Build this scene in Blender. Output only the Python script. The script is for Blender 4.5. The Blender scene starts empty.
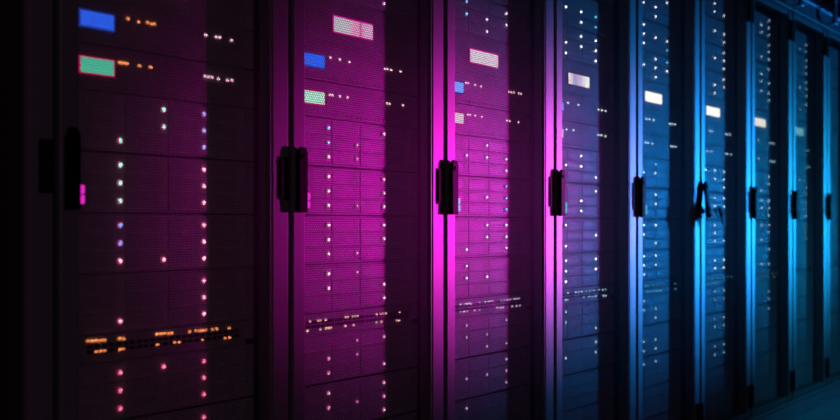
import bpy, bmesh, math, random
import numpy as np
from mathutils import Vector
random.seed(4)
C = bpy.context.scene.collection

# ------------------------------------------------------------------ measured layout of the lights, in metres on the rack fronts
DOTS = {0: [[(0.198, 0.017), (0.224, 0.015), (0.246, 0.017), (0.256, 0.016), (0.263, 0.017), (0.399, 0.014), (0.428, 0.014), (0.438, 0.015), (0.473, 0.013)], [(0.178, 0.016), (0.187, 0.016), (0.195, 0.016), (0.226, 0.015), (0.253, 0.016), (0.397, 0.014), (0.407, 0.014), (0.417, 0.014), (0.435, 0.013), (0.461, 0.013), (0.474, 0.014)]], 1: [[(0.186, 0.017), (0.221, 0.017), (0.257, 0.015), (0.397, 0.015), (0.408, 0.016), (0.424, 0.015), (0.464, 0.016)], [(0.184, 0.014), (0.194, 0.014), (0.221, 0.014), (0.25, 0.014), (0.406, 0.014), (0.417, 0.014), (0.474, 0.015)]], 2: [[(0.177, 0.019), (0.188, 0.019), (0.225, 0.018), (0.255, 0.017), (0.409, 0.017), (0.423, 0.017), (0.438, 0.018), (0.468, 0.018), (0.481, 0.018)], [(0.187, 0.017), (0.198, 0.017), (0.225, 0.017), (0.26, 0.017), (0.398, 0.016), (0.415, 0.016), (0.466, 0.016)]], 3: [[(0.197, 0.018), (0.27, 0.018), (0.416, 0.015), (0.442, 0.015), (0.472, 0.015)], [(0.186, 0.017), (0.235, 0.018), (0.416, 0.014), (0.438, 0.014), (0.469, 0.013)]], 4: [[(0.206, 0.015), (0.233, 0.016), (0.272, 0.016), (0.421, 0.012), (0.445, 0.013), (0.475, 0.014)], [(0.197, 0.012), (0.22, 0.012), (0.26, 0.012), (0.435, 0.012), (0.455, 0.012), (0.483, 0.013)]], 5: [[(0.232, 0.015), (0.257, 0.015), (0.423, 0.015), (0.441, 0.015), (0.474, 0.016)], [(0.205, 0.014), (0.252, 0.015), (0.423, 0.015), (0.441, 0.015), (0.487, 0.015)]], 6: [[(0.247, 0.016), (0.41, 0.011), (0.443, 0.012), (0.48, 0.012)], [(0.252, 0.015), (0.42, 0.011), (0.45, 0.011), (0.48, 0.011)]], 7: [[(0.411, 0.01), (0.446, 0.01)], [(0.42, 0.011), (0.455, 0.011)]]}
SWD = {0: [(0.106, 0.013), (0.115, 0.012), (0.124, 0.012), (0.134, 0.011), (0.143, 0.011), (0.178, 0.011), (0.187, 0.01), (0.27, 0.012), (0.279, 0.012), (0.289, 0.012), (0.299, 0.011), (0.308, 0.011), (0.355, 0.01), (0.372, 0.011), (0.382, 0.01), (0.39, 0.01), (0.399, 0.01), (0.418, 0.01), (0.43, 0.01), (0.466, 0.009), (0.124, -0.01), (0.133, -0.01), (0.143, -0.01), (0.178, -0.011), (0.187, -0.011), (0.271, -0.01), (0.315, -0.009), (0.327, -0.01), (0.39, -0.011), (0.454, -0.012), (0.467, -0.012)], 1: [(0.113, 0.004), (0.142, 0.004), (0.15, 0.004), (0.169, 0.004), (0.242, 0.005), (0.251, 0.005), (0.269, 0.005), (0.278, 0.005), (0.288, 0.005), (0.363, 0.004), (0.38, 0.004), (0.391, 0.004), (0.402, 0.004), (0.459, 0.003), (0.105, -0.018), (0.15, -0.018), (0.17, -0.017), (0.179, -0.017), (0.188, -0.017), (0.242, -0.017), (0.273, -0.017), (0.363, -0.017), (0.383, -0.017), (0.447, -0.018), (0.457, -0.019)], 2: [(0.15, 0.006), (0.17, 0.006), (0.181, 0.006), (0.192, 0.006), (0.203, 0.005), (0.248, 0.006), (0.277, 0.006), (0.29, 0.006), (0.302, 0.006), (0.315, 0.006), (0.366, 0.005), (0.384, 0.005), (0.401, 0.005), (0.419, 0.005), (0.44, 0.005), (0.454, 0.005), (0.469, 0.005), (0.15, -0.016), (0.167, -0.016), (0.183, -0.016), (0.221, -0.016), (0.248, -0.017), (0.344, -0.016), (0.362, -0.017), (0.377, -0.017), (0.429, -0.017), (0.454, -0.017), (0.474, -0.017)], 3: [(0.197, 0.006), (0.251, 0.006), (0.272, 0.005), (0.293, 0.005), (0.327, 0.005), (0.352, 0.005), (0.383, 0.005), (0.421, 0.005), (0.449, 0.004), (0.471, 0.004), (0.181, -0.017), (0.195, -0.017), (0.308, -0.015), (0.346, -0.015), (0.371, -0.016), (0.396, -0.016), (0.455, -0.017), (0.472, -0.018)], 4: [(0.197, 0.001), (0.22, 0.001), (0.267, 0.001), (0.298, 0.0), (0.329, 0.0), (0.36, -0.0), (0.475, -0.002), (0.212, -0.022), (0.242, -0.022), (0.279, -0.022), (0.307, -0.023), (0.335, -0.024), (0.48, -0.024)], 5: [(0.217, 0.001), (0.261, 0.001), (0.306, 0.001), (0.351, 0.001), (0.397, 0.001), (0.443, 0.001), (0.491, 0.001), (0.206, -0.017), (0.248, -0.017), (0.29, -0.018), (0.333, -0.018)], 6: [(0.234, -0.008), (0.287, -0.007), (0.341, -0.006), (0.397, -0.006), (0.453, -0.005), (0.511, -0.004), (0.247, -0.024), (0.323, -0.024), (0.401, -0.024), (0.48, -0.024)], 7: [(0.315, -0.016), (0.437, -0.017), (0.491, -0.018)]}
LIT = {0: "e01 e02 e11 e12 e20 e22 f00 f02 f10 f12 f20 f22 g00 g02 g10 g12 g20 g21 g22 h02 h12 h20 h22 i00 i01 i02 i10 i12 i20 i22 j02", 1: "d22 e00 e02 e10 e11 e20 e21 f00 f02 f10 f12 f20 f21 f22 g00 g02 g10 g12 g20 g21 h00 h01 h10 h12 h22 i01 i02 i10 i11 i20 i22 j00 j02 j10 j11 j12 j22", 2: "d00 d02 d10 d11 d12 d21 e01 e10 e11 e12 e22 f02 f11 f12 f22 g01 g02 g11 g12 g20 g22 h00 h10 h11 i00 i02 i10 i11 i21 i22 j02 j10 j11 j12 j22 k00", 3: "c10 c11 c12 c21 c22 d01 d02 d10 d11 d12 d20 d22 e01 e10 e11 e22 f02 f11 f21 g00 g12 g20 h00 h02 h10 h12 h20 i00 i10 i22 j02 j10 j12", 4: "b02 b10 b11 b21 c00 c10 c11 c12 c20 c22 d01 d02 d10 d11 d12 d21 e01 e10 e11 f01 f11 g00 g01 g10 g21 h00 h01 h10 h11 h20 i00 i10 i11 i21 j10 j11 j20 j21 k00 k01", 5: "a11 a21 a22 b11 b12 b22 c02 c11 c12 c22 d02 d11 d12 d21 e00 e01 e02 e11 e12 e22 f01 f02 f11 f12 f22 g01 g02 g11 g21 g22 h11 h12 h21 h22 i01 i02 i11 i12 j01 j02 j11 j12 k01 k02 k11 k12", 6: "a02 a11 a12 a21 a22 b02 b12 b21 b22 c02 c11 c21 c22 d01 d02 d12 e02 e12 e21 f01 f02 f11 f12 f22 g01 g02 g12 g21 h02 h21 h22 i12 i22 j02", 7: "a12 a21 a22 b02 b12 b22 c02 c11 c12 c22 d02 d11 e01 e12 e22 f02 f12 f22 g02 g12 g22"}

# horizontal play of the equipment inside each cabinet
SHIFT = {0: -.003, 1: .007, 2: 0., 3: -.015, 4: -.009, 5: .004, 6: .004, 7: .004}

PITCH = .6       # cabinet pitch along the aisle
ZB = .1          # top of the plinth
FACE = .056      # equipment fronts, behind the door plane (y = 0)

# ------------------------------------------------------------------ materials
def new_mat(name):
    m = bpy.data.materials.new(name); m.use_nodes = True
    nt = m.node_tree
    for n in list(nt.nodes): nt.nodes.remove(n)
    out = nt.nodes.new('ShaderNodeOutputMaterial')
    return m, nt, out

def mat(name, col, rough=.5, metal=0., noise=.0, nscale=20., bump=0., spec=.5, stretch=(1, 1, 1)):
    m, nt, out = new_mat(name)
    b = nt.nodes.new('ShaderNodeBsdfPrincipled')
    b.inputs['Base Color'].default_value = (*col, 1)
    b.inputs['Roughness'].default_value = rough
    b.inputs['Metallic'].default_value = metal
    b.inputs['Specular IOR Level'].default_value = spec
    nt.links.new(b.outputs[0], out.inputs[0])
    if noise > 0 or bump > 0:
        tc = nt.nodes.new('ShaderNodeTexCoord')
        mp = nt.nodes.new('ShaderNodeMapping'); mp.inputs['Scale'].default_value = stretch
        nz = nt.nodes.new('ShaderNodeTexNoise'); nz.inputs['Scale'].default_value = nscale; nz.inputs['Detail'].default_value = 4
        nt.links.new(tc.outputs['Object'], mp.inputs[0]); nt.links.new(mp.outputs[0], nz.inputs[0])
        if noise > 0:
            r = nt.nodes.new('ShaderNodeValToRGB')
            r.color_ramp.elements[0].position = .3; r.color_ramp.elements[1].position = .7
            r.color_ramp.elements[0].color = (*[c * (1 - noise) for c in col], 1)
            r.color_ramp.elements[1].color = (*[min(1, c * (1 + noise)) for c in col], 1)
            nt.links.new(nz.outputs[0], r.inputs[0]); nt.links.new(r.outputs[0], b.inputs['Base Color'])
        if bump > 0:
            bp = nt.nodes.new('ShaderNodeBump'); bp.inputs['Strength'].default_value = bump; bp.inputs['Distance'].default_value = .002
            nt.links.new(nz.outputs[0], bp.inputs['Height']); nt.links.new(bp.outputs[0], b.inputs['Normal'])
    return m

def emit(name, col, s, pattern=None):
    m, nt, out = new_mat(name)
    e = nt.nodes.new('ShaderNodeEmission')
    e.inputs[0].default_value = (*col, 1); e.inputs[1].default_value = s
    nt.links.new(e.outputs[0], out.inputs[0])
    if pattern:
        tc = nt.nodes.new('ShaderNodeTexCoord')
        sp = nt.nodes.new('ShaderNodeSeparateXYZ'); nt.links.new(tc.outputs['Generated'], sp.inputs[0])
        r = nt.nodes.new('ShaderNodeValToRGB')
        while len(r.color_ramp.elements) < len(pattern): r.color_ramp.elements.new(.5)
        for el, (p, c) in zip(r.color_ramp.elements, pattern): el.position = p; el.color = (*c, 1)
        nt.links.new(sp.outputs['X'], r.inputs[0]); nt.links.new(r.outputs[0], e.inputs[0])
    return m

def diffuse(name, col):
    m, nt, out = new_mat(name)
    d = nt.nodes.new('ShaderNodeBsdfDiffuse'); d.inputs[0].default_value = (*col, 1)
    nt.links.new(d.outputs[0], out.inputs[0])
    return m

M = {
 'frame': mat('painted_steel_frame', (.17, .19, .19), .48, .0, .12, 9, .05, .45, (1, 1, .15)),
 'mesh': diffuse('perforated_black_steel', (.075, .075, .08)),
 'side': mat('dark_steel_panel', (.03, .03, .033), .5, .2, .2, 6),
 'gasket': mat('black_gasket', (.008, .008, .008), .8),
 'black': mat('black_plastic', (.004, .004, .005), .7, 0, .2, 40, .0, .08),
 'slot': mat('dark_recess', (.02, .012, .018), .8, 0, 0, 20, 0, .05),
 'chassis': mat('server_chassis', (.55, .55, .56), .7, .0, .15, 12),
 'caddy': mat('drive_caddy_metal', (.62, .62, .63), .65, .0, .2, 30, .1, .3),
 'caddy_dark': mat('drive_caddy_grille', (.56, .56, .57), .6, .1),
 'unit': mat('appliance_faceplate', (.5, .5, .5), .65, .0, .15, 16),
 'port': mat('socket_black', (.01, .01, .012), .6),
 'chrome': mat('lock_chrome', (.7, .7, .72), .18, 1.),
 'rail': mat('rack_rail', (.05, .05, .055), .5, .6),
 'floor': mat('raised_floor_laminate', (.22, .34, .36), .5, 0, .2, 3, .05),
 'ceiling': mat('ceiling_dark', (.05, .055, .06), .9, 0, .2, 2),
 'wall': mat('wall_dark', (.05, .055, .06), .9, 0, .2, 2),
 'tray': mat('galvanised_tray', (.35, .38, .42), .35, .7, .15, 12),
 'cable': mat('cable_jacket', (.02, .05, .12), .5),
 'brass': mat('sill_plate', (.25, .27, .2), .5, .4),
}
LEDC = {
 'teal': (.25, .75, .62), 'blue': (.16, .34, 1.), 'pink': (1., .5, .66), 'rose': (1., .26, .36), 'hot': (1., .45, .85),
 'lav': (.85, .6, 1.), 'white': (.9, .92, 1.), 'ice': (.5, .8, 1.), 'cyan': (.12, .55, .9), 'orange': (1., .28, .09), 'salmon': (1., .5, .42),
}
_mc = {}
def led_mat(c, s):
    k = (c, round(s, 2))
    if k not in _mc: _mc[k] = emit('light_%s_%03d' % (c, int(s * 10)), LEDC[c], s)
    return _mc[k]

# ------------------------------------------------------------------ mesh helpers
def box(bm, x0, x1, y0, y1, z0, z1, bev=0., mi=0):
    vs = [bm.verts.new((x, y, z)) for x in (x0, x1) for y in (y0, y1) for z in (z0, z1)]
    idx = [(0, 1, 3, 2), (4, 6, 7, 5), (0, 4, 5, 1), (2, 3, 7, 6), (0, 2, 6, 4), (1, 5, 7, 3)]
    fs = [bm.faces.new([vs[i] for i in f]) for f in idx]
    for f in fs: f.material_index = mi
    if bev > 0:
        es = list({e for f in fs for e in f.edges})
        r = bmesh.ops.bevel(bm, geom=es, offset=bev, segments=2, profile=.5, affect='EDGES')
        for f in r['faces']: f.material_index = mi
    return fs

def prism(bm, pts, axis, a, b, mi=0, bev=0.):
    """extrude a polygon (2d points) along an axis"""
    def P(p, t): return {'x': (t, p[0], p[1]), 'y': (p[0], t, p[1]), 'z': (p[0], p[1], t)}[axis]
    A = [bm.verts.new(P(p, a)) for p in pts]; B = [bm.verts.new(P(p, b)) for p in pts]
    fs = [bm.faces.new(A[::-1]), bm.faces.new(B)]
    n = len(pts)
    for i in range(n): fs.append(bm.faces.new((A[i], A[(i + 1) % n], B[(i + 1) % n], B[i])))
    for f in fs: f.material_index = mi
    if bev > 0:
        es = list({e for f in fs for e in f.edges})
        r = bmesh.ops.bevel(bm, geom=es, offset=bev, segments=2, profile=.5, affect='EDGES')
        for f in r['faces']: f.material_index = mi

def cyl(bm, c, axis, r, h, seg=16, mi=0, r2=None):
    pts = []
    r2 = r if r2 is None else r2
    def P(u, v, t): return {'x': (t, u, v), 'y': (u, t, v), 'z': (u, v, t)}[axis]
    ring = []
    for k, rr in ((0, r), (1, r2)):
        ring.append([bm.verts.new(Vector(c) + Vector(P(rr * math.cos(2 * math.pi * i / seg), rr * math.sin(2 * math.pi * i / seg), h * k))) for i in range(seg)])
    fs = [bm.faces.new(ring[0][::-1]), bm.faces.new(ring[1])]
    for i in range(seg): fs.append(bm.faces.new((ring[0][i], ring[0][(i + 1) % seg], ring[1][(i + 1) % seg], ring[1][i])))
    for f in fs: f.material_index = mi

def torus(bm, c, R, r, axis='y', n=20, m=8):
    g = []
    for i in range(n):
        a = 2 * math.pi * i / n; row = []
        for j in range(m):
            b = 2 * math.pi * j / m
            u, v, w = (R + r * math.cos(b)) * math.cos(a), (R + r * math.cos(b)) * math.sin(a), r * math.sin(b)
            p = {'y': (u, w, v), 'x': (w, u, v)}[axis]
            row.append(bm.verts.new(Vector(c) + Vector(p)))
        g.append(row)
    for i in range(n):
        for j in range(m):
            bm.faces.new((g[i][j], g[(i + 1) % n][j], g[(i + 1) % n][(j + 1) % m], g[i][(j + 1) % m]))

def tube(bm, pts, r, seg=8):
    rings = []
    for i, p in enumerate(pts):
        p = Vector(p)
        d = (Vector(pts[min(i + 1, len(pts) - 1)]) - Vector(pts[max(i - 1, 0)])).normalized()
        up = Vector((0, 0, 1)) if abs(d.z) < .9 else Vector((0, 1, 0))
        a = d.cross(up).normalized(); b = d.cross(a)
        rings.append([bm.verts.new(p + a * r * math.cos(2 * math.pi * k / seg) + b * r * math.sin(2 * math.pi * k / seg)) for k in range(seg)])
    for A, B in zip(rings, rings[1:]):
        for k in range(seg): bm.faces.new((A[k], A[(k + 1) % seg], B[(k + 1) % seg], B[k]))
    bm.faces.new(rings[0][::-1]); bm.faces.new(rings[-1])

def mesh(name, fn, *mats, smooth=False):
    bm = bmesh.new(); fn(bm)
    bmesh.ops.recalc_face_normals(bm, faces=bm.faces)
    me = bpy.data.meshes.new(name); bm.to_mesh(me); bm.free()
    for m in mats: me.materials.append(m)
    if smooth:
        for p in me.polygons: p.use_smooth = True
    return me

def put(name, me, parent=None, loc=(0, 0, 0)):
    o = bpy.data.objects.new(name, me); C.objects.link(o)
    o.location = loc
    if parent: o.parent = parent
    return o

def thing(name, label, cat, loc, group=None):
    o = bpy.data.objects.new(name, None); C.objects.link(o)
    o.location = loc; o.empty_display_size = .05
    o['label'] = label; o['category'] = cat
    if group: o['group'] = group
    return o

# ------------------------------------------------------------------ the perforated door sheet: every hole is real
def perforated(x0, x1, z0, z1, p=.0062, hole=.0048):
    """staggered round (hexagonal) holes: each cell is a hexagon ring of six quads"""
    dz = p * math.sqrt(3) / 2
    nx = int((x1 - x0) / p); nz = int((z1 - z0) / dz)
    R = p / math.sqrt(3); r = hole / math.sqrt(3)
    ang = np.array([math.radians(30 + 60 * k) for k in range(6)])
    o = np.stack([np.cos(ang), np.sin(ang)], 1)
    cx = []; 
    for j in range(nz):
        xs = x0 + p * .5 + p * np.arange(nx) + (p * .5 if j % 2 else 0)
        xs = xs[xs < x1 - p * .4]
        cx.append(np.stack([xs, np.full(len(xs), z0 + dz * (j + .5))], 1))
    c = np.concatenate(cx); n = len(c)
    outer = c[:, None, :] + o[None] * R; inner = c[:, None, :] + o[None] * r
    v2 = np.concatenate([outer, inner], 1).reshape(-1, 2)
    v = np.stack([v2[:, 0], np.zeros(len(v2)), v2[:, 1]], 1)
    q = np.array([[k, (k + 1) % 6, 6 + (k + 1) % 6, 6 + k] for k in range(6)])
    f = (q[None] + (np.arange(n) * 12)[:, None, None]).reshape(-1, 4)
    me = bpy.data.meshes.new('perforated_sheet')
    me.vertices.add(len(v)); me.vertices.foreach_set('co', v.astype(np.float32).ravel())
    me.loops.add(f.size); me.loops.foreach_set('vertex_index', f.astype(np.int32).ravel())
    me.polygons.add(len(f)); me.polygons.foreach_set('loop_start', (np.arange(len(f)) * 4).astype(np.int32))
    me.update(calc_edges=True)
    me.materials.append(M['mesh'])
    return me

ME_SHEET = perforated(.049, .541, .028, 1.972)

# ------------------------------------------------------------------ cabinet meshes (origin: left seam, top of plinth)
def f_frame(bm):
    # right-hand post, rolled front edges with a groove
    box(bm, .5437, .5945, .0, .045, .0, 2.0, .003)
    # left-hand return behind the door stile
    box(bm, .006, .030, .024, .054, .0, 2.0, .002)
    box(bm, .031, .545, .024, .05, 1.975, 2.0, .002)
    box(bm, .031, .545, .024, .05, .0, .025, .002)
    # rear frame
    box(bm, .006, .05, .84, .88, 0, 2.0, .003); box(bm, .55, .594, .84, .88, 0, 2.0, .003)
def f_side(bm):
    box(bm, .006, .010, .055, .84, .0, 2.0)
def f_side2(bm):
    box(bm, .590, .594, .046, .84, .0, 2.0)
def f_back(bm):
    box(bm, .05, .55, .86, .866, .0, 2.0)
def f_top(bm):
    box(bm, .003, .597, -.004, .88, 2.001, 2.016, .003)
def f_bottom(bm):
    box(bm, .012, .588, .056, .84, .0, .012)
def f_sill(bm):
    box(bm, .07, .53, .053, .075, .013, .019, .001)
def f_rails(bm):
    for x0, x1 in ((.032, .050), (.5445, .566)):
        box(bm, x0, x1, .068, .072, .03, 1.975)
        box(bm, x0 if x0 < .3 else x1 - .002, x0 + .002 if x0 < .3 else x1, .072, .75, .03, 1.975)
def f_door(bm):
    # left stile, and a slim rim round the perforated sheet
    box(bm, .0055, .0475, -.002, .020, .003, 1.997, .0045)
    box(bm, .047, .5415, .004, .016, 1.970, 1.996, .001)
    box(bm, .047, .5415, .004, .016, .004, .030, .001)
    box(bm, .5385, .5425, .002, .018, .004, 1.996, .0008)
def f_gasket(bm):
    box(bm, .5952, .5995, .012, .03, .0, 2.0)
    box(bm, .0005, .005, .012, .03, .0, 2.0)
def f_hinge(bm):
    box(bm, .0006, .014, -.010, -.001, -.052, .052, .002)
def f_hinge_leaf(bm):
    box(bm, .565, .5994, -.010, -.001, -.052, .052, .002)
    cyl(bm, (.5935, -.0095, -.054), 'z', .0055, .108, 12)
def f_plate(bm):
    box(bm, -.0155, .0145, -.003, -.0005, -.049, .049, .001)
def f_plate_in(bm):
    box(bm, -.013, -.003, -.0042, -.0028, -.044, .044, .0006, 0)
    box(bm, .002, .012, -.0042, -.0028, -.044, .044, .0006, 0)
def f_handle(bm):
    # swing handle: base plate, lever with a narrowed top, pivot
    box(bm, .018, .038, -.007, -.0022, -.070, .070, .002)
    prof = [(.012, -.074), (.040, -.074), (.040, .056), (.037, .064), (.035, .077), (.020, .078), (.016, .068), (.012, .054)]
    prism(bm, prof, 'y', -.018, -.0065, 0, .002)
    cyl(bm, (.027, -.0205, .055), 'y', .006, .003, 16)
def f_lock(bm):
    cyl(bm, (.0445, -.012, -.047), 'y', .0036, .009, 14)
def f_lock_glow(bm):  # bright mark beside the lock, its glow put in as emission
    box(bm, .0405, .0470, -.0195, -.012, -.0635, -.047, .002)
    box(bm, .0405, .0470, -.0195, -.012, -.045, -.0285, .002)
ME = {
 'frame': mesh('cabinet_frame', f_frame, M['frame']), 'side': mesh('side_panel', f_side, M['side']), 'side2': mesh('side_panel_b', f_side2, M['side']),
 'back': mesh('back_panel', f_back, M['side']), 'top': mesh('top_panel', f_top, M['frame']), 'bottom': mesh('bottom_panel', f_bottom, M['side']),
 'sill': mesh('sill_plate', f_sill, M['brass']), 'rails': mesh('mounting_rails', f_rails, M['rail']),
 'door': mesh('door_frame', f_door, M['frame']), 'gasket': mesh('gasket', f_gasket, M['gasket']), 'hinge': mesh('hinge', f_hinge, M['black']), 'leaf': mesh('hinge_leaf', f_hinge_leaf, M['black']),
 'plate': mesh('strike_plate', f_plate, M['black']), 'plate_in': mesh('strike_slots', f_plate_in, M['slot']),
 'handle': mesh('handle', f_handle, M['black']), 'lock': mesh('lock_barrel', f_lock, M['black']),
}
LOCK = {}
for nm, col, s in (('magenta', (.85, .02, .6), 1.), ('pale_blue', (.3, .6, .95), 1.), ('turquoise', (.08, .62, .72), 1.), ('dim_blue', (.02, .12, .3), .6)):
    LOCK[nm] = mesh('lock_glow_' + nm, f_lock_glow, emit('lock_glow_' + nm, col, s))

CAB = {
 -1: 'unlit black server cabinet cut off by the left edge of the picture',
 0: 'nearest server cabinet, dim purple-black mesh door with teal and blue drive lights',
 1: 'magenta-lit server cabinet, second mesh door from the left with pink lock glow',
 2: 'pink-lit server cabinet with pale blue lock glow, right of the magenta one',
 3: 'violet-lit server cabinet between the pink cabinet and the all-blue ones',
 4: 'first fully blue-lit server cabinet, left of the one with keys in its handle',
 5: 'blue server cabinet with a bunch of keys hanging from its handle',
 6: 'narrow-looking blue server cabinet just right of the one with the keys',
 7: 'dim blue server cabinet, second to the right of the one with the keys',
 8: 'dark blue server cabinet cut off by the right edge of the picture',
 9: 'server cabinet past the right edge of the picture, next in the row',
 10: 'server cabinet two past the right edge of the picture, end of the row',
}
IN = {0: 'the nearest dim purple cabinet', 1: 'the magenta cabinet with the pink lock glow', 2: 'the pink cabinet with the pale blue lock glow',
      3: 'the violet cabinet', 4: 'the first all-blue cabinet', 5: 'the cabinet with the hanging keys',
      6: 'the cabinet just right of the keys', 7: 'the second cabinet right of the keys', 8: 'the cabinet cut off at the right edge'}

def cabinet(k):
    t = thing('server_cabinet', CAB[k], 'server cabinet', (PITCH * k, 0, ZB), 'perforated door server cabinets in the row')
    put('frame', ME['frame'], t); put('side_panel', ME['side'], t); put('side_panel', ME['side2'], t)
    put('back_panel', ME['back'], t); put('top_panel', ME['top'], t); put('bottom_panel', ME['bottom'], t)
    put('mounting_rail', ME['rails'], t)
    s = put('sill_plate', ME['sill'], t)
    put('gasket', ME['gasket'], t)
    p = put('strike_plate', ME['plate'], t, (.579, 0, 1.007)); put('slot', ME['plate_in'], p)
    d = put('door', ME['door'], t)
    put('mesh_panel', ME_SHEET, d, (0, .006, 0))
    put('hinge', ME['hinge'], d, (0, 0, 1.895)); put('hinge', ME['hinge'], d, (0, 0, .103))
    put('hinge_leaf', ME['leaf'], t, (0, 0, 1.895)); put('hinge_leaf', ME['leaf'], t, (0, 0, .103))
    h = put('handle', ME['handle'], t, (0, 0, 1.003))
    if k == 5:       # this lever is pulled slightly open at the bottom
        h.rotation_euler.x = -.1; h.location = (0, -.0075, 1.0034)
    put('lock', ME['lock'], h)
    l = put('lock_glow', LOCK['magenta' if k < 2 else 'pale_blue' if k == 2 else 'turquoise' if k < 5 else 'dim_blue'], h)
    l['label'] = 'small %s glow beside the lock' % ('magenta' if k < 2 else 'pale blue' if k == 2 else 'turquoise')
    return t

# ------------------------------------------------------------------ equipment
W0, W1 = .0855, .5135          # faceplate between the ears
def f_chassis(h, ears=True, depth=.62):
    def f(bm):
        box(bm, W0 - .001, W1 + .001, FACE + .0015, FACE + depth, -h / 2 + .001, h / 2 - .001)
        if ears:
            box(bm, .052, W0 - .0022, FACE + .002, FACE + .0115, -h / 2 + .001, h / 2 - .001, .0012)
            box(bm, W1 + .0022, .543, FACE + .002, FACE + .0115, -h / 2 + .001, h / 2 - .001, .0012)
            for x in (.066, .530):
                for z in (-h / 2 + .012, h / 2 - .012): cyl(bm, (x, FACE - .001, z), 'y', .0035, .003, 10)
    return f
def f_caddy(bm):
    # drive tray: face, lever and vent grille; local origin centre of the face
    w, h = .0528, .0177
    box(bm, -w, w, .0, .010, -h, h, .0012)
    for i in range(6):
        x = -.046 + i * .0125
        box(bm, x, x + .0085, -.00015, .0, -.011, .011, 0, 1)
    box(bm, .030, .0365, -.0003, .0, -.0145, .0145, 0)
def f_led(rad):
    def f(bm):
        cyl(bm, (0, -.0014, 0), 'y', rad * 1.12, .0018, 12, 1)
        bmesh.ops.create_uvsphere(bm, u_segments=12, v_segments=8, radius=rad * .8)
        for v in bm.verts:
            pass
    return f
HALO = {0: emit('halo_crimson', (.55, .0, .14), .9), 1: emit('halo_pink', (.8, .05, .5), .8), 2: emit('halo_plum', (.5, .1, .55), .5), 3: emit('halo_blue', (.05, .22, .6), .35)}  # bloom round each drive light, put in as a glowing ring
_led = {}
def led_mesh(col, s, rad, rim):
    k = (col, round(s, 2), rad, rim)
    if k not in _led: _led[k] = mesh('status_light_' + col, f_led(rad), led_mat(col, s), HALO[rim], smooth=False)
    return _led[k]
ME_ARRAY = mesh('array_chassis', f_chassis(.1202), M['chassis'])
ME_CADDY = mesh('drive_caddy', f_caddy, M['caddy'], M['caddy_dark'])

CZ = [1.8855, 1.7645, 1.6435, 1.523, 1.1052, .9845, .8638, .743, .568, .446, .323, .202, .0812]
POS = ['topmost of the upper four', 'second from top', 'third from top', 'just above the white display unit',
       'just below the teal display unit', 'second below the teal display unit', 'third below the teal display unit', 'resting just above the port-light switch',
       'first one under the port-light switch', 'second one under the port-light switch', 'third one under the port-light switch',
       'fourth one under the port-light switch', 'lowest one, by the cabinet floor']

def led_colour(k, i, r, c):
    """colour and strength of a drive light"""
    n = 'abcdefghijklm'[i]
    if k == 0:
        if n == 'e': return ('teal', 1.9) if c < 2 else ('blue', 1.7)
        if n == 'f': return ('teal', 1.8) if c == 0 else ('pink', 1.6)
        if n == 'g': return ('blue', 1.6) if (c == 0 and r < 2) else ('pink', 1.6)
        if n == 'h': return ('pink', 1.3)
        return ('rose', 1.0)
    if k == 1:
        if n == 'e' and c == 0 and r < 2: return ('blue', 2.4)
        if n in 'd': return ('lav', 1.2)
        if n in 'ijk': return ('salmon' if c == 0 else 'pink', .75)
        return ('pink', 2.0) if c == 0 else ('pink', 1.4)
    if k == 2:
        if n == 'd' and c == 0: return ('cyan', 1.5)
        if n == 'f' and c == 2: return ('blue', 2.0)
        if n in 'ijk': return ('lav', .42)
        return ('lav', 2.0)
    if k == 3:
        if n == 'c' and c == 2: return ('cyan', 1.2)
        if n in 'ijk': return ('ice', .8)
        return ('white', 2.2)
    if k == 4:
        if (n, r, c) in (('c', 2, 2), ('d', 0, 2), ('d', 2, 0), ('b', 2, 2), ('e', 0, 1)): return ('cyan', 1.3)
        if n in 'ijk': return ('ice', .7)
        return ('white', 1.9) if n in 'abcd' else ('ice', 2.2)
    if k == 5:
        if n in 'ijk': return ('ice', .55)
        return ('white', 1.3) if n in 'abcd' else ('ice', 2.0)
    if k == 6:
        return ('ice', .45 if n in 'ijk' else 1.1)
    return ('ice', .6)

LEDK = {0: 1.6, 1: 1.9, 2: 2.0, 3: 2.2, 4: 2.2, 5: 2.2, 6: 2.2, 7: 2.}
NAMEC = {'teal': 'teal', 'blue': 'blue', 'pink': 'pink', 'rose': 'red-pink', 'lav': 'pale pink', 'salmon': 'salmon', 'cyan': 'sky-blue', 'white': 'white', 'ice': 'pale blue'}

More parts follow.
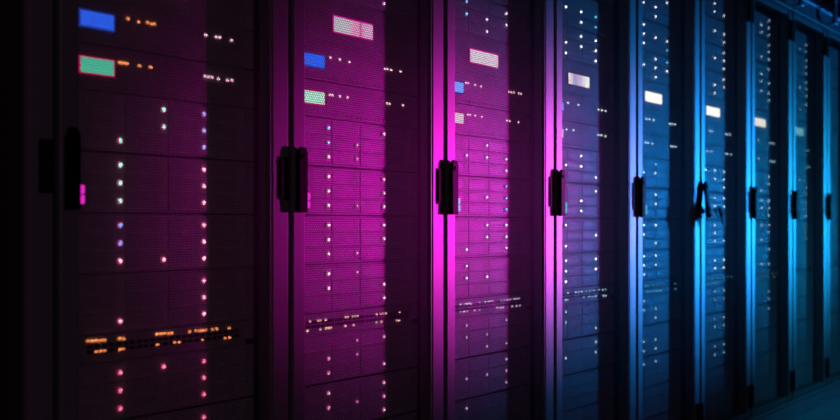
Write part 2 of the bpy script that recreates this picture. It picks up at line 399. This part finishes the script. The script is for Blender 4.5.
def storage(k, i):
    lit = [(int(s[1]), int(s[2])) for s in LIT.get(k, '').split() if s[0] == 'abcdefghijklm'[i]]
    cols = []
    for r, c in lit:
        nm = NAMEC[led_colour(k, i, r, c)[0]]
        if nm not in cols: cols.append(nm)
    num = ['no lit', 'one', 'two', 'three', 'four', 'five', 'six', 'seven', 'eight', 'nine'][len(lit)]
    desc = '%s %s light%s' % (num, ' and '.join(cols), '' if len(lit) == 1 else 's') if lit else 'no lights'
    lab = 'drive array with %s, %s, in %s' % (desc, POS[i].replace(' of the upper four', ''), IN[k])
    if len(lab.split()) > 16 or True:
        short = ['topmost', 'second from top', 'third from top', 'above white display', 'first below displays', 'second below displays', 'third below displays', 'just above switch',
                 'first under switch', 'second under switch', 'third under switch', 'fourth under switch', 'lowest'][i]
        cn = {0: 'nearest dim purple cabinet', 1: 'bright magenta cabinet', 2: 'pink cabinet', 3: 'violet cabinet', 4: 'first all-blue cabinet',
              5: 'blue cabinet with keys', 6: 'cabinet just right of keys', 7: 'second cabinet right of keys', 8: 'cabinet cut by right edge'}[k]
        lab = 'drive array with %s, %s, %s' % (desc, short, cn)
    t = thing('storage_server', lab, 'server', (PITCH * k + SHIFT.get(k, 0), 0, ZB + CZ[i]), 'drive arrays racked behind the mesh doors')
    put('chassis', ME_ARRAY, t)
    for r in range(3):
        for c in range(4):
            cd = put('drive_caddy', ME_CADDY, t, (.1385 + .107 * c, FACE - .001 , .036 * (1 - r)))
            if (r, c) in lit:
                col, s = led_colour(k, i, r, c)
                s *= random.uniform(.8, 1.15)
                s = round(s * 5 * LEDK[k]) / 5
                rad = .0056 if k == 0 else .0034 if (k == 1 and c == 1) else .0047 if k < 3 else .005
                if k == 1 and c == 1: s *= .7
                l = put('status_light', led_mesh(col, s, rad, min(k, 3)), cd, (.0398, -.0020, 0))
                l['label'] = NAMEC[col] + ' status light'

# display units
def screen_mesh(w, h, kind, k):
    def f(bm):
        box(bm, 0, w, -.002, .001, -h / 2, h / 2, .0004)
    if kind == 'blue': m = emit('display_blue', (.03, .13, .95), 1.25) if k < 2 else emit('display_blue_pale', (.16, .3, .95), 1.7)
    elif kind == 'teal':
        m = emit('display_teal', (.10, .62, .42), 1.05) if k == 0 else emit('display_mint', (.5, .9, .75), 1.1) if k == 1 else emit('display_pale', (.95, .7, .9), 1.1)
    else:
        if k <= 1: m = emit('display_white_pink', (.9, .5, .75), 1.05, [(0, (.62, .6, .68)), (.35, (.66, .6, .7)), (.55, (1, .3, .62)), (.62, (.75, .45, .62)), (.68, (.85, .06, .4)), (.73, (.85, .4, .66)), (1, (.8, .5, .75))])
        elif k == 2: m = emit('display_pinkish', (.85, .7, .85), 1.15)
        elif k == 3: m = emit('display_lilac', (.9, .9, .9), 1.5, [(0, (.95, .85, .85)), (.3, (.35, .32, .6)), (.6, (.6, .5, .75)), (.9, (.9, .95, .9)), (1, (.9, .95, .9))])
        else: m = emit('display_cream', (.95, .93, .85) if k < 7 else (.25, .75, .95), {4: 1.9, 5: 1.8, 6: 1.3}.get(k, .7))
    return mesh('display_' + kind, f, m)
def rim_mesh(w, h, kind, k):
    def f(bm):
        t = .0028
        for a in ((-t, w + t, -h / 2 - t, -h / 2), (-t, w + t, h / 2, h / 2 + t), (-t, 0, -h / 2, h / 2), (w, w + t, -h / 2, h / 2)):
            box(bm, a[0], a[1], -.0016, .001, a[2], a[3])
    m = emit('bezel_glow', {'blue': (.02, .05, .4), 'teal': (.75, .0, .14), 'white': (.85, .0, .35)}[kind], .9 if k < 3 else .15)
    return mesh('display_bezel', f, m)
def f_face(h):
    def f(bm):
        box(bm, W0 - .001, W1 + .001, FACE - .001, FACE + .0055, -h / 2 , h / 2 , .0008)
        for i in range(22):    # vent slots cut as raised ribs low on the faceplate
            x = W0 + .02 + i * .018
            box(bm, x, x + .010, FACE - .0022, FACE - .001, -h / 2 + .008, -h / 2 + .013)
    return f
def f_unit_h(h):
    ch = mesh('appliance_chassis', f_chassis(h), M['chassis']); fa = mesh('faceplate', f_face(h), M['unit'])
    return ch, fa
U_SM = f_unit_h(.0892); U_BIG = f_unit_h(.1165)
def small_light(col, s, w=.0048, h=.0030):
    key = ('p', col, round(s, 1), w)
    if key not in _led:
        def f(bm): box(bm, -w / 2, w / 2, -.0022, .0, -h / 2, h / 2, .0007)
        _led[key] = mesh('port_light_' + col, f, led_mat(col, round(s, 1)))
    return _led[key]
CN = {0: 'nearest dim purple cabinet', 1: 'bright magenta cabinet', 2: 'pink cabinet', 3: 'violet cabinet', 4: 'first all-blue cabinet',
      5: 'blue cabinet with the hanging keys', 6: 'cabinet just right of the keys', 7: 'second cabinet right of the keys', 8: 'cabinet cut by the right edge'}
def appliance(k, kind):
    z, h, name = {'blue': (1.3002, .082, 'blue'), 'teal': (1.21, .082, 'teal'), 'white': (1.4038, .112, 'white')}[kind]
    me = U_BIG if kind == 'white' else U_SM
    seen = {'blue': 'blue display', 'teal': 'teal display' if k == 0 else 'mint display' if k == 1 else 'pale pink display', 'white': 'pink-white display' if k == 1 else 'white display'}[kind]
    if (kind != 'white' and k > 3): seen = {'blue': 'row of tiny white lights', 'teal': 'lower row of tiny white lights'}[kind]
    if k == 8: seen = {'blue': 'plain dark front', 'teal': 'lower plain dark front', 'white': 'tall plain dark front'}[kind]
    if kind == 'white' and k == 0: seen = 'plain dark front'
    lab = 'rack appliance with %s, %s' % (seen, 'in ' + CN[k])
    t = thing('rack_appliance', lab, 'server', (PITCH * k + SHIFT.get(k, 0), 0, ZB + z), 'appliances with front displays behind the mesh doors')
    put('chassis', me[0], t); put('faceplate', me[1], t)
    if k == 8 : return
    if kind == 'white':
        if k >= 0:
            w = .148 if k else .148
            d = put('display', screen_mesh(w, .038, kind, k), t, (.198, FACE - .0015, 0))
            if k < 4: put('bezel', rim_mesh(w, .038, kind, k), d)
    else:
        d = put('display', screen_mesh(.0750, .029, kind, k), t, (.0885, FACE - .0015, .002))
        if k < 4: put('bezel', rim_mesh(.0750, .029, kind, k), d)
        for u, dz in DOTS.get(k, [[], []])[0 if kind == 'blue' else 1]:
            if k == 0: col, s = ('orange', 1.8) if u < .35 else ('pink', 1.8)
            elif k < 3: col, s = 'pink', 2.0
            elif k == 3: col, s = 'white', 2.4
            else: col, s = 'ice', (2.2, 1.8, 1.5, .8)[k - 4]
            put('port_light', small_light(col, s, .0065 if k < 4 else .010, .0042 if k < 4 else .005), t, (u, FACE - .0012, dz))

def f_switch(bm):
    box(bm, W0 - .001, W1 + .001, FACE - .001, FACE + .0055, -.0325, .0215, .0008)
def f_ports(bm):
    for j in range(2):
        for i in range(24):
            x = .104 + i * .0165; z = .0005 if j == 0 else -.0085 - .0015
            box(bm, x, x + .012, FACE - .0022, FACE - .001, z - .0035, z + .0035, 0)
SW_CH = mesh('switch_chassis', f_chassis(.044), M['chassis']); SW_F = mesh('switch_face', f_switch, M['unit']); SW_P = mesh('switch_ports', f_ports, M['port'])
def switch(k):
    c = {0: 'orange', 1: 'salmon', 2: 'pale pink', 3: 'white', 4: 'pale blue', 5: 'green-blue', 6: 'dim turquoise', 7: 'faint blue', 8: 'unlit'}[k]
    t = thing('network_switch', 'network switch with rows of tiny %s port lights, %s' % (c, CN[k]), 'network switch',
              (PITCH * k + SHIFT.get(k, 0), 0, ZB + .661), 'network switches with port lights')
    put('chassis', SW_CH, t); put('faceplate', SW_F, t); put('port_row', SW_P, t)
    for u, dz in SWD.get(k, []):
        col, s = [('orange', 2.0), ('salmon', 1.5), ('lav', 1.1), ('ice', 1.4), ('cyan', 1.4), ('teal', .8), ('teal', .5), ('cyan', .3)][k]
        put('port_light', small_light(col, round(s * random.uniform(.6, 1.2), 1), .0066 if k < 2 else .008, .0042), t, (u, FACE - .0012, dz))

for k in range(-1, 11):
    cabinet(k)
for k in range(0, 9):
    for i in range(13): storage(k, i)
    for kd in ('white', 'blue', 'teal'): appliance(k, kd)
    switch(k)

# ------------------------------------------------------------------ keys hanging from the handle of cabinet 5
kt = thing('key_bunch', 'black bunch of keys hanging beside the handle of a blue cabinet', 'keys', (PITCH * 5 + .050, -.046, ZB + .962))
kt.scale = (1.2, 1.2, 1.2)
def f_ring(bm): torus(bm, (.022, -.002, -.006), .017, .0026, 'y', 24, 8)
def f_key(ang, L):
    def f(bm):
        cyl(bm, (0, -.002, -.012), 'y', .0145, .004, 18)
        box(bm, -.0048, .0048, -.0014, .0014, -.022 - L, -.022, .0008)
        for i in range(3): box(bm, .004, .0088, -.0014, .0014, -.024 - L + .010 * i, -.019 - L + .010 * i)
        box(bm, -.0065, .0065, -.0026, .0026, -.031, -.022)
        c, s = math.cos(ang), math.sin(ang)
        for v in bm.verts: v.co = Vector((v.co.x * c - v.co.z * s, v.co.y, v.co.x * s + v.co.z * c))
    return f
def f_stem(bm):
    cyl(bm, (.003, -.004, .0), 'y', .010, .004, 16); box(bm, -.001, .006, 0, .016, -.002, .002)
put('stem_key', mesh('stem_key', f_stem, M['black']), kt)
put('key_ring', mesh('key_ring', f_ring, M['black']), kt)
put('key', mesh('key_a', f_key(.95, .020), M['black']), kt, (.038, -.004, -.004))
put('key', mesh('key_b', f_key(.35, .030), M['black']), kt, (.046, -.009, -.010))
put('key', mesh('key_c', f_key(1.35, .022), M['black']), kt, (.040, .003, .002))
put('key', mesh('key_d', f_key(.0, .018), M['black']), kt, (.034, -.013, -.014))

# ------------------------------------------------------------------ plinth, overhead trunking and cable tray
def plain(name, fn, m, label=None, cat=None, kind=None, group=None, loc=(0, 0, 0)):
    o = put(name, mesh(name, fn, m), None, loc)
    if label: o['label'] = label; o['category'] = cat
    if group: o['group'] = group
    if kind: o['kind'] = kind
    return o
X0, X1 = -.6, 6.6
def f_plinth(bm):
    box(bm, X0, X1, .012, .88, .0, ZB - .001)
    box(bm, X0, X1, -.006, .012, ZB - .014, ZB - .002, .003)
    box(bm, X0, X1, .0, .012, .0, ZB - .018, .002)
    for k in range(-1, 11):
        for u in (.08, .52): cyl(bm, (PITCH * k + u, -.004, .045), 'y', .007, .005, 12)
plain('trim_1', f_plinth, mat('plinth_steel', (.3, .36, .4), .45, .2, .1, 8), kind='structure')
tr = thing('cable_trunking', 'blue-lit steel cable trunking running along the top of the cabinet row', 'cable trunking', (0, .0, ZB + 2.017))
def f_trunk(bm):
    box(bm, X0, X1, .015, .20, .001, .010)
    box(bm, X0, X1, .010, .016, .001, .085, .001)
    box(bm, X0, X1, .004, .010, .078, .088, .001)
    box(bm, X0, X1, .196, .20, .010, .085, .001)
put('channel', mesh('channel', f_trunk, M['tray']), tr)
ty = thing('cable_tray', 'overhead steel cable ladder above the far blue cabinets', 'cable tray', (0, 0, ZB + 2.22))
def f_ladder(bm):
    for y in (-.16, .16): box(bm, X0, X1, y - .006, y + .006, -.02, .04, .002)
def f_rung(bm):
    box(bm, -.015, .015, -.156, .156, -.016, -.004, .001)
put('side_rail', mesh('tray_rails', f_ladder, M['tray']), ty)
me_rung = mesh('tray_rung', f_rung, M['tray'])
for i in range(36): put('rung', me_rung, ty, (X0 + .115 + i * .2, 0, 0))
def f_br(bm):
    box(bm, -.022, .022, -.05, -.044, .0, .20, .002)
    box(bm, -.022, .022, -.046, .003, .0, .006, .001)
    prism(bm, [(-.044, .0), (-.02, .0), (-.044, .10)], 'x', -.003, .003)
ME_BR = mesh('tray_bracket', f_br, M['tray'])
ordn = {6: 'third', 7: 'second', 8: 'first'}
for k in range(0, 11):
    b = put('tray_bracket', ME_BR, None, (PITCH * k, .0, ZB + 2.018))
    b['category'] = 'bracket'; b['group'] = 'brackets holding the overhead cable tray'
    b['label'] = {8: 'blue-lit metal tray bracket above the cabinets, rightmost in the picture', 7: 'metal tray bracket above the second seam from the right edge'}.get(k, 'metal bracket holding the overhead cable tray, above the picture')
for j, (dy, r, nm) in enumerate(((-.09, .014, 'front'), (-.03, .011, 'middle'), (.05, .016, 'rear'))):
    def f_c(bm):
        pts = [(X0 + i * .3, dy + .012 * math.sin(i * 1.7 + j), r + .001 + .0 * i) for i in range(25)]
        tube(bm, pts, r, 10)
    o = plain('data_cable', f_c, M['cable'], '%s dark cable lying along the overhead tray' % nm, 'cable', group='cables in the overhead tray', loc=(0, 0, ZB + 2.22 - .004))

# ------------------------------------------------------------------ room shell
def f_floor(bm):
    x = -4.0
    while x < 16.2:
        y = -4.6
        while y < 1.55:
            box(bm, x + .0015, x + .5985, y + .0015, y + .5985, -.03, 0, .001)
            y += .6
        x += .6
    box(bm, -4, 16.4, -4.6, 1.6, -.05, -.008)
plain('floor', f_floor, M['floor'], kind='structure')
plain('ceiling', lambda bm: box(bm, -4, 16.4, -4.6, 1.6, 3.0, 3.05), M['ceiling'], kind='structure')
plain('wall_back', lambda bm: box(bm, -4, 16.4, 1.6, 1.65, -.05, 3.05), M['wall'], kind='structure')
plain('wall_right', lambda bm: box(bm, 16.4, 16.45, -4.6, 1.65, -.05, 3.05), M['wall'], kind='structure')
plain('wall_left', lambda bm: box(bm, -4.05, -4, -4.6, 1.65, -.05, 3.05), M['wall'], kind='structure')

# ------------------------------------------------------------------ light
def aim(o, tgt):
    d = Vector(tgt) - o.location
    o.rotation_euler = d.to_track_quat('-Z', 'Y').to_euler()
def spot(name, loc, tgt, col, power, ang, blend, size=.05, scale=(1, 1, 1)):
    l = bpy.data.lights.new(name, 'SPOT'); l.color = col; l.energy = power; l.spot_size = math.radians(ang); l.spot_blend = blend; l.shadow_soft_size = size
    o = bpy.data.objects.new(name, l); C.objects.link(o); o.location = loc; aim(o, tgt); o.scale = scale
    return o
def area(name, loc, tgt, col, power, sx, sy):
    l = bpy.data.lights.new(name, 'AREA'); l.shape = 'RECTANGLE'; l.size = sx; l.size_y = sy; l.color = col; l.energy = power
    o = bpy.data.objects.new(name, l); C.objects.link(o); o.location = loc; aim(o, tgt)
    return o
DIRX, DIRY = .928, -.371
def far(tx, tz, dist, dz=0): return (tx + DIRX * dist, DIRY * dist, tz + dz)
#LIGHTS#
for z, p in ((.80, 1100), (.95, 3900), (1.13, 5300), (1.31, 2800)):
    spot('magenta_spot', far(1.32, z, 9.5, .05), (1.32, 0, z), (1., .004, .62), p, 3.2, .5, .16)
for z, p in ((.84, 900), (1.08, 2200), (1.36, 1300)):
    spot('soft_magenta_spot', far(1.58, z, 9.5, .05), (1.58, 0, z), (1., .02, .9), p, 4.2, .7, .16)
for z, p in ((.78, 1900), (1.1, 3000), (1.55, 1900)):
    spot('blue_spot', far(2.8, z, 11., .05), (2.8, 0, z), (.010, .28, 1.), p * 1.75, 6.0, 1., .2)
    spot('far_blue_spot', far(4.5, z, 11., .05), (4.5, 0, z), (.006, .40, 1.), p * .85, 6., 1., .2)
spot('overhead_blue_fill', far(4.6, 2.15, 8., -.9), (4.6, 0, 2.15), (.01, .28, 1.), 700, 10., 1., .06)  # fill spot added to brighten the trunking and tray
spot('floor_teal_fill', (5.2, -1.9, 2.9), (4.7, -.35, 0), (.02, .5, 1.), 100, 46, 1., .3)  # unseen fill spot added to lift the floor and plinth
area('aisle_fill', (-1.2, -2.6, 1.5), (-.2, 0, 1.0), (.7, .3, .5), 4.0, 1.5, 1.5)  # unseen area fill added for the dim nearest cabinet

w = bpy.data.worlds.new('world'); bpy.context.scene.world = w; w.use_nodes = True
w.node_tree.nodes['Background'].inputs[0].default_value = (.01, .012, .03, 1)
w.node_tree.nodes['Background'].inputs[1].default_value = .3

# ------------------------------------------------------------------ camera
cam = bpy.data.cameras.new('camera'); co = bpy.data.objects.new('camera', cam); C.objects.link(co)
co.location = (-1.0473, -1.6611, ZB + .9)
th = math.radians(37.893)
co.rotation_euler = (math.radians(90), 0, th - math.radians(90))
cam.sensor_width = 36; cam.lens = 1005.7 / 840 * 36; cam.shift_y = 15 / 840
cam.dof.use_dof = True; cam.dof.focus_distance = 2.75; cam.dof.aperture_fstop = 2.6
bpy.context.scene.camera = co
sc = bpy.context.scene
sc.view_settings.view_transform = 'Standard'
sc.view_settings.look = 'None'
